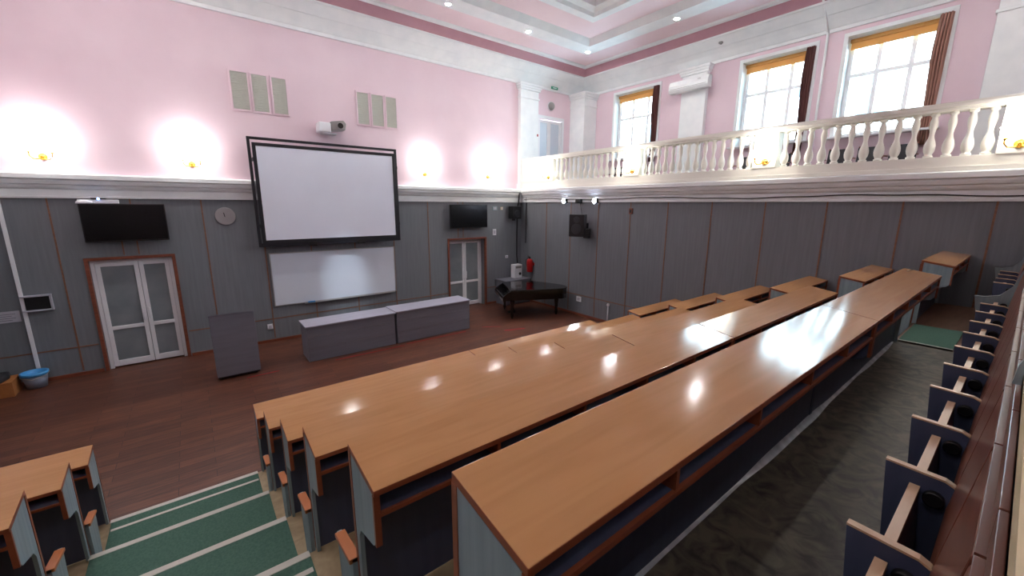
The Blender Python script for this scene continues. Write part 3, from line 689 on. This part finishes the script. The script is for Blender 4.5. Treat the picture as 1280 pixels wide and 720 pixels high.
# grand piano (u = length axis keyboard to tail, v = across)
def piano():
    C0 = Vector((8.0, 10.47)); u = Vector((.90,-.436)).normalized(); v = Vector((-u.y, u.x))
    W = .74; Lg = 1.95
    def P2(a, b, z): q = C0+u*a+v*b; return (q.x, q.y, z)
    t = thing('grand_piano', 'black grand piano with closed lid in the corner of the stage', 'piano', (C0.x+.8*u.x, C0.y+.8*u.y, FL))
    rim = [(.0,-W),(.0,W),(.75,W),(1.05,W*.93),(1.35,W*.66),(1.6,W*.28),(1.8,-.02),(1.92,-.22),(1.95,-.42),(1.88,-.60),(1.72,-.71),(1.5,-W)]
    z0, z1 = FL+.62, FL+.93
    MB().prism([P2(a,b,z0) for a, b in rim], (0,0,z1-z0)).build('case', M['piano'], t, .01)
    lid = [(a*1.012-.01, b*1.015) for a, b in rim]
    MB().prism([P2(a,b,z1+.002) for a, b in lid], (0,0,.03)).build('lid', M['piano'], t, .008)
    # keyboard end
    kb = MB().prism([P2(-.27,-W,z0), P2(-.27,W,z0), P2(0,W,z0), P2(0,-W,z0)], (0,0,.07)).build('key_bed', M['piano'], t, .006)
    for s_ in (-1, 1):
        b0, b1 = (s_*W, s_*(W-.07)) if s_ > 0 else (-W, -W+.07)
        pts = [P2(-.27,b0,z0+.07), P2(0,b0,z0+.07), P2(0,b0,z1), P2(-.10,b0,z1-.05), P2(-.24,b0,z0+.15)]
        w = v*(b1-b0); MB().prism(pts, (w.x,w.y,0)).build('cheek', M['piano'], t, .006)
    pts = [P2(-.23,-W+.08,z0+.075), P2(-.23,W-.08,z0+.075), P2(-.02,W-.08,z0+.075), P2(-.02,-W+.08,z0+.075)]
    MB().prism(pts, (0,0,.05)).build('key_lid', M['piano'], t, .004)
    for a, b in ((.06,-W+.12),(.06,W-.12),(1.62,-.38)):
        q = P2(a,b,0)
        lg = MB().lathe([(.045,FL+.07),(.05,FL+.12),(.04,FL+.2),(.062,FL+.45),(.075,FL+.55),(.08,FL+.625)], (q[0],q[1],0), 'z', 16).build('leg', M['piano'], t)
        MB().lathe([(.034,-.014),(.034,.014)], (q[0],q[1],FL+.036), 'x', 14).build('caster', M['darkglass'], lg)
    q = [P2(.22,-.10,0), P2(.22,.10,0)]
    ly = MB().tube([(q[0][0],q[0][1],FL+.63),(q[0][0],q[0][1],FL+.12)], .016).tube([(q[1][0],q[1][1],FL+.63),(q[1][0],q[1][1],FL+.12)], .016)
    ly.prism([P2(.17,-.16,FL+.08),P2(.27,-.16,FL+.08),P2(.27,.16,FL+.08),P2(.17,.16,FL+.08)], (0,0,.06))
    ly.build('pedal_lyre', M['piano'], t)
    for b in (-.07,0,.07): MB().tube([P2(.18,b,FL+.09), P2(.05,b,FL+.06)], .012).build('pedal', M['darkglass'], t)
piano()
# cabinet with device
t = thing('low_cabinet', 'low grey cabinet standing in the corner behind the piano', 'cabinet', (9.2, 11.65, FL))
MB().box(8.66, 9.80, 11.36, 11.97, FL+.002, -2.72).build('carcass', M['counter'], t, .004)
MB().box(8.63, 9.83, 11.32, 11.98, -2.72, -2.69).build('top', M['counter'], t, .004)
for a, b in ((8.68, 9.22), (9.24, 9.78)):
    d_ = MB().box(a, b, 11.342, 11.36, FL+.05, -2.75).build('door', M['counter'], t, .003)
    MB().lathe([(.012,-.03),(.012,0)], (b-.05 if a < 9 else a+.05, 11.342, -3.1), 'y', 10).build('handle', M['alu'], d_)
t = thing('white_device', 'white box with a dark round knob standing on the low cabinet', 'electronics', (9.45, 11.75, -2.69))
MB().box(9.26, 9.62, 11.62, 11.86, -2.688, -2.18).build('case', M['pvc'], t, .02)
MB().lathe([(.05,-.02),(.055,0)], (9.51, 11.62, -2.53), 'y', 18).build('knob', M['black'], t)
MB().box(9.31, 9.57, 11.612, 11.622, -2.32, -2.24).build('grille', M['silver'], t)
# loudspeakers
t = thing('corner_loudspeaker', 'black loudspeaker high in the front corner above the low cabinet', 'loudspeaker', (9.45, 11.8, -.53))
MB().box(9.15, 9.56, 11.62, 11.88, -.50, -.05).build('cabinet', M['black'], t, .02)
MB().lathe([(.12,-.012),(.13,0),(.11,.01)], (9.36, 11.62, -.32), 'y', 20).build('woofer', M['vinyl'], t)
MB().box(9.28, 9.40, 11.88, YF, -.34, -.24).build('wall_bracket', M['black'], t)
MB().box(9.20, 9.30, 11.66, 11.72, -.56, -.50).build('connector', M['black'], t)
t = thing('wall_loudspeaker', 'black two-way loudspeaker tilted on the right wall under the floodlights', 'loudspeaker', (9.6, 8.8, -1.0))
c_ = Matrix.Rotation(math.radians(28), 4, 'Z')
def rb(mb, x0,x1,y0,y1,z0,z1,cx,cy,m=None):
    pts = [(x0,y0,z0),(x1,y0,z0),(x1,y1,z0),(x0,y1,z0),(x0,y0,z1),(x1,y0,z1),(x1,y1,z1),(x0,y1,z1)]
    out = []
    for p in pts: q = c_ @ Vector(p); out.append((q.x+cx, q.y+cy, q.z))
    return mb.hexa(out, m)
rb(MB(), -.17,.17,-.24,.24,-.96,-.28, 9.50,8.78).build('cabinet', M['black'], t, .02)
for z, r in ((-.44,.09),(-.72,.15)):
    mb = MB(); mb.lathe([(r,-.012),(r*1.05,0),(r*.6,.01)], (0,0,0), 'x', 20)
    for vv in mb.bm.verts: q = c_ @ Vector((vv.co.x-.17, vv.co.y, vv.co.z+z)); vv.co = (q.x+9.50, q.y+8.78, q.z)
    mb.build('woofer', M['vinyl'], t)
MB().box(9.62, XR, 8.66, 8.86, -.72, -.55).build('wall_bracket', M['black'], t)
rb(MB(), -.08,.08,-.09,.09,-1.0,-.72, 9.64,8.52).build('transformer_box', M['black'], t, .01)

# floodlights + camera on the ledge
for y, l in ((9.66,'small lit floodlight on the right ledge, the one nearer the front corner'), (8.36,'small lit floodlight on the right ledge, the one farther from the front corner')):
    t = thing('floodlight', l, 'floodlight', (XR-.1, y, .1), 'small floodlights under the balcony ledge')
    MB().box(XR-.13, XR-.05, y-.10, y+.10, .06, .20).build('housing', M['black'], t, .01)
    MB().box(XR-.05, XR, y-.03, y+.03, .1, .15).build('bracket', M['black'], t)
    MB().lathe([(.075,0),(.06,-.012)], (XR-.131, y, .13), 'x', 18).build('lens', M['flood'], t)
t = thing('surveillance_camera', 'small black camera fixed between the two floodlights', 'camera', (XR-.1, 9.02, .05))
MB().box(XR-.16, XR-.04, 8.92, 9.12, .06, .19).build('housing', M['black'], t, .015)
MB().lathe([(.04,-.02),(.045,0)], (XR-.16, 9.04, .12), 'x', 16).build('lens', M['darkglass'], t)
MB().tube([(XR-.05,9.0,.09),(XR-.01,8.95,-.28)], .008).build('cable', M['black'], t)
# cables
pts = [(XR-.06, YF-.25-.11*i, .19+.022*math.sin(i*.16)+.006*math.sin(i*.6)) for i in range(110)]
tag(MB().tube(pts, .012, 6).build('ledge_cable', M['black']), 'black cable sagging along the white ledge of the right wall', 'cable')
tag(MB().tube([(9.62,YF-.16,.42),(9.63,YF-.12,.1),(9.63,YF-.05,-.1),(9.63,YF-.03,-1.0),(9.63,YF-.03,-1.9),(9.58,YF-.14,-2.15)], .022, 8).build('vertical_cable', M['black']), 'black cable running down the front wall to the white box', 'cable')
tag(MB().tube([(XR-.03,YF-.32,.45),(XR-.03,YF-.32,-.2),(XR-.03,YF-.3,-1.4)], .014, 8).build('vertical_cable', M['black']), 'thin black cable hanging on the right wall by the front corner', 'cable')

# fire extinguisher
t = thing('fire_extinguisher', 'red fire extinguisher hanging on the right wall near the front corner', 'fire extinguisher', (XR-.12, 11.3, -2.45))
c = (XR-.13, 11.32, 0)
MB().lathe([(.0,-2.44),(.10,-2.44),(.115,-2.42),(.115,-2.06),(.10,-2.0),(.05,-1.955),(.035,-1.95)], c, 'z', 24).build('cylinder', M['red'], t)
MB().lathe([(.03,-1.95),(.03,-1.90),(.015,-1.88)], c, 'z', 12).build('valve', M['black'], t)
MB().tube([(c[0]-.02,c[1],-1.90),(c[0]-.12,c[1]-.03,-1.87)], .012).tube([(c[0]-.02,c[1],-1.885),(c[0]-.11,c[1]-.03,-1.83)], .01).build('handle', M['black'], t)
MB().tube([(c[0],c[1]+.03,-1.91),(c[0]-.06,c[1]+.15,-2.0),(c[0]-.03,c[1]+.14,-2.25)], .012).build('hose', M['black'], t)
MB().box(XR-.03, XR, 11.2, 11.44, -2.2, -2.1).build('wall_bracket', M['red'], t)

# wall fittings
def plate(name, lab, cat, x, z, w, h, m, group=None, y=YF):
    t = thing(name, lab, cat, (x, y, z-h/2), group)
    MB().box(x-w/2, x+w/2, y-.03, y, z-h/2, z+h/2).build('cover', m, t, .006)
    MB().box(x-w*.28, x+w*.28, y-.036, y-.03, z-h*.28, z+h*.28).build('rocker', M['paper'], t, .003)
plate('wall_socket', 'white socket on the grey wall between lectern and counter', 'socket', 1.33, -3.18, .12, .14, M['pvc'])
plate('wall_switch', 'white switch plate on the grey wall between the right door and the corner', 'switch', 8.60, -.97, .14, .22, M['pvc'])
plate('junction_box', 'small grey box on the wall beside the right television', 'junction box', 8.62, -.13, .2, .14, M['lgrey'])
plate('junction_box', 'small cream box next to the grey one beside the right television', 'junction box', 8.93, -.13, .1, .1, M['cream'])
plate('wall_switch', 'small white switch above the low cabinet', 'switch', 9.16, -1.9, .12, .1, M['pvc'])
def rplate(name, lab, cat, y, z, w, h, m):
    t = thing(name, lab, cat, (XR, y, z-h/2))
    MB().box(XR-.03, XR, y-w/2, y+w/2, z-h/2, z+h/2).build('cover', m, t, .006)
    MB().box(XR-.036, XR-.03, y-w*.28, y+w*.28, z-h*.28, z+h*.28).build('insert', M['paper'] if m is M['pvc'] else M['black'], t, .003)
rplate('wall_socket', 'white socket low on the right wall beside the piano', 'socket', 8.93, -3.05, .2, .17, M['pvc'])
rplate('wall_plate', 'small dark plate high on the right grey wall', 'plate', 7.10, -.16, .12, .16, M['doorwood'])
t = thing('standpipe', 'thin white pipe with a cap rising from the floor by the right wall', 'pipe', (XR-.06, 7.68, FL))
MB().tube([(XR-.06,7.68,FL),(XR-.06,7.68,-3.02)], .022).build('pipe', M['pvc'], t); MB().lathe([(.04,-3.03),(.045,-2.97),(.02,-2.95)], (XR-.06,7.68,0), 'z', 12).build('cap', M['pvc'], t)
tag(MB().box(-2.80, -2.745, YF-.04, YF, FL+.01, LT-.05).build('cable_duct', M['pvc'], None, .004), 'narrow white cable duct running down the grey wall at far left', 'cable duct')
t = thing('wall_recess_box', 'dark shallow box with white rims on the grey wall at far left', 'wall box', (-2.58, YF, -2.1))
MB().box(-2.74, -2.40, YF-.05, YF, -2.09, -1.83).build('box', M['black'], t)
MB().box(-2.79, -2.38, YF-.08, YF, -1.83, -1.80).box(-2.79, -2.38, YF-.08, YF, -2.12, -2.09).box(-2.40, -2.37, YF-.08, YF, -2.12, -1.80).build('rim', M['paper'], t)
t = thing('wall_notice', 'pale paper notice on the grey wall at far left', 'notice', (-3.1, YF, -2.3))
MB().box(-3.4, -2.84, YF-.012, YF, -2.30, -2.08).build('sheet', M['paper'], t)
mb = MB()
for j in range(4): mb.box(-3.34, -2.90-.05*(j%2), YF-.014, YF-.012, -2.14-.04*j, -2.13-.04*j)
mb.build('text_line', M['ink'], t)
# bucket and cardboard box
t = thing('bucket', 'grey bucket with a blue rim on the floor at far left', 'bucket', (-2.84, 11.72, FL))
c = (-2.78, 11.72, 0)
MB().lathe([(.0,FL+.004),(.14,FL+.004),(.175,FL+.26),(.165,FL+.26),(.135,FL+.02),(.0,FL+.02)], c, 'z', 28).build('body', M['bucket'], t)
MB().lathe([(.175,FL+.25),(.198,FL+.27),(.198,FL+.32),(.17,FL+.325),(.165,FL+.26)], c, 'z', 28).build('rim', M['blue'], t)
MB().lathe([(.0,FL+.2),(.16,FL+.2),(.16,FL+.215),(.0,FL+.215)], c, 'z', 24).build('lining', M['blue'], t)
MB().tube([(c[0]-.2,c[1],FL+.29),(c[0]-.17,c[1]-.1,FL+.25),(c[0],c[1]-.205,FL+.21),(c[0]+.17,c[1]-.1,FL+.25),(c[0]+.2,c[1],FL+.29)], .008).build('handle', M['alu'], t)
t = thing('cardboard_box', 'brown cardboard box with a black cover on the floor at far left', 'box', (-3.2, 11.6, FL))
MB().box(-3.46, -2.995, 11.36, 11.84, FL+.002, FL+.29).build('carton', M['card'], t, .004)
MB().prism([(-3.47,11.34,FL+.292),(-3.12,11.34,FL+.292),(-3.06,11.6,FL+.292),(-3.12,11.86,FL+.292),(-3.47,11.86,FL+.292)], (0,0,.09)).build('cover', M['vinyl'], t, .03)

# ------------------------------------------------------------------ balcony fittings
t = thing('air_conditioner', 'white wall air conditioner across the pilaster between the windows', 'air conditioner', (XU-.28, 7.3, 3.5))
MB().prism([(XU-.17,6.66,3.50),(XU-.36,6.66,3.50),(XU-.42,6.66,3.58),(XU-.42,6.66,3.70),(XU-.36,6.66,3.84),(XU-.17,6.66,3.84)], (0,1.28,0)).build('case', M['white'], t, .015)
MB().box(XU-.423, XU-.40, 6.72, 7.88, 3.60, 3.612).box(XU-.40, XU-.395, 6.9, 7.0, 3.76, 3.775).build('louvre', M['silver'], t)
t = thing('exit_sign', 'small green sign on the white cornice above the balcony door', 'sign', (11.28, YF, 4.22))
MB().box(11.13, 11.46, YF-.16, YF-.12, 4.22, 4.31).build('plate', M['greensign'], t, .01)
MB().box(11.2, 11.38, YF-.163, YF-.16, 4.25, 4.275).build('pictogram', M['pvc'], t)
MB().box(11.26, 11.33, YF-.12, YF-.03, 4.24, 4.29).build('bracket', M['white'], t)
t = thing('dome_lamp', 'small grey dome lamp on the pink wall above the balcony door', 'lamp', (11.23, YF, 3.55))
MB().lathe([(.14,0),(.15,-.03),(.13,-.09),(.08,-.14),(.02,-.16)], (11.25,YF,3.65), 'y', 22).build('dome', M['silver'], t)
MB().lathe([(.165,0),(.165,-.02),(.14,-.03)], (11.25,YF,3.65), 'y', 22).build('base', M['pvc'], t)
tag(MB().tube([(XU-.05,3.9,.46),(XU-.05,3.9,4.2)], .028).tube([(XU-.05,3.9,4.2),(XU-.62,3.93,4.8)], .026).build('heating_pipe', M['white']), 'white vertical pipe on the pink wall between two windows', 'pipe')
t = thing('smoke_detector', 'small grey detector on the cornice above the windows', 'detector', (XU-.36, 6.38, 4.6))
MB().lathe([(.07,4.60),(.075,4.575),(.04,4.55)], (XU-.40,6.38,0), 'z', 16).build('housing', M['silver'], t); MB().lathe([(.02,4.55),(.015,4.54)], (XU-.40,6.38,0), 'z', 10).build('sensor', M['black'], t)
tag(MB().box(10.44, 10.49, YF-.18, YF-.16, 2.47, 2.55).build('alarm_button', M['red'], None, .005), 'tiny red button on the pilaster beside the balcony door', 'button')
def bchair(x, y, lab):
    t = thing('balcony_chair', lab, 'chair', (x, y, .45), 'dark chairs on the balcony')
    MB().box(x-.22, x+.22, y-.23, y+.23, .86, .93).build('seat', M['vinyl'], t, .02)
    MB().hexa([(x+.18,y-.23,1.0),(x+.22,y-.23,1.0),(x+.22,y+.23,1.0),(x+.18,y+.23,1.0),(x+.25,y-.23,1.36),(x+.29,y-.23,1.36),(x+.29,y+.23,1.36),(x+.25,y+.23,1.36)]).build('backrest', M['vinyl'], t, .02)
    for s_ in (-1, 1):
        MB().tube([(x-.2,y+s_*.21,.45),(x-.2,y+s_*.21,.88)], .018).build('leg', M['doorwood'], t)
        MB().tube([(x+.2,y+s_*.21,.45),(x+.2,y+s_*.21,.9),(x+.28,y+s_*.21,1.38)], .018).build('leg', M['doorwood'], t)
        MB().tube([(x-.2,y+s_*.25,.9),(x-.2,y+s_*.25,1.1),(x+.22,y+s_*.25,1.12)], .016).build('armrest', M['doorwood'], t)
for y, l in ((2.05,'nearest of three dark balcony chairs under the window with the brown curtain'),(2.62,'middle of three dark balcony chairs under the window with the brown curtain'),(3.19,'far one of three dark balcony chairs under the window with the brown curtain'),
             (4.45,'nearer of two dark balcony chairs under the middle window'),(5.25,'farther of two dark balcony chairs under the middle window'),
             (8.75,'nearer of two dark balcony chairs under the window by the front corner'),(9.75,'farther of two dark balcony chairs under the window by the front corner')):
    bchair(12.35, y, l)

# ------------------------------------------------------------------ light
w = bpy.data.worlds.new('sky'); bpy.context.scene.world = w; w.use_nodes = True
nt = w.node_tree; bg = nt.nodes['Background']
sky = nt.nodes.new('ShaderNodeTexSky'); sky.sky_type = 'HOSEK_WILKIE'; sky.turbidity = 8; sky.sun_direction = (-.3,-.3,.9)
mx = nt.nodes.new('ShaderNodeMix'); mx.data_type = 'RGBA'; mx.inputs['Factor'].default_value = .75
mx.inputs[7].default_value = (.90,.95,1.0,1)
nt.links.new(sky.outputs[0], mx.inputs[6]); nt.links.new(mx.outputs[2], bg.inputs['Color'])
bg.inputs['Strength'].default_value = 14.0
for a, b in WIN:                    # sky portals in the window openings
    L = bpy.data.lights.new('window_portal', 'AREA'); L.shape = 'RECTANGLE'; L.size = 2.32; L.size_y = b-a; L.cycles.is_portal = True
    o = bpy.data.objects.new('window_portal', L); COL.objects.link(o); o.location = (XU+.40, (a+b)/2, (WZ0+WZ1)/2+ZC); o.rotation_euler = (0, math.radians(90), 0)
def spot(name, loc, to, e, ang, blend, col, size=.05):
    L = bpy.data.lights.new(name, 'SPOT'); L.energy = e; L.spot_size = math.radians(ang); L.spot_blend = blend; L.color = col; L.shadow_soft_size = size
    o = bpy.data.objects.new(name, L); COL.objects.link(o); o.location = (loc[0],loc[1],loc[2]+ZC)
    dv = Vector(to)-Vector(loc); o.rotation_euler = dv.to_track_quat('-Z','Y').to_euler()
spot('board_spot', (3.1, 7.6, 4.85), (3.35, YF, -2.4), 620, 12, 1.0, (.78,.90,1.0))
for y in (9.66, 8.36): spot('flood_spot', (XR-.2, y, .1), (5, y-1, -3.6), 40, 110, .8, (.85,.92,1.0))

# ------------------------------------------------------------------ camera
f = 506.5; pi_, ya, ro = math.radians(11.61), math.radians(38.175), math.radians(.306)
fw = Vector((math.sin(ya)*math.cos(pi_), math.cos(ya)*math.cos(pi_), -math.sin(pi_)))
rt = Vector((math.cos(ya), -math.sin(ya), 0)); up = rt.cross(fw)
r2 = rt*math.cos(ro)+up*math.sin(ro); u2 = up*math.cos(ro)-rt*math.sin(ro)
cam = bpy.data.cameras.new('camera'); cam.sensor_width = 36; cam.lens = f/1280*36; cam.clip_start = .02; cam.clip_end = 300
co = bpy.data.objects.new('camera', cam); COL.objects.link(co)
co.matrix_world = Matrix(((r2.x,u2.x,-fw.x,0),(r2.y,u2.y,-fw.y,0),(r2.z,u2.z,-fw.z,ZC),(0,0,0,1)))
sc = bpy.context.scene; sc.camera = co
sc.view_settings.view_transform = 'Standard'; sc.view_settings.look = 'None'; sc.view_settings.exposure = 1.5
sc.cycles.use_denoising = True; sc.cycles.max_bounces = 10; sc.cycles.diffuse_bounces = 8; sc.cycles.sample_clamp_indirect = 10; sc.cycles.caustics_reflective = False; sc.cycles.caustics_refractive = False
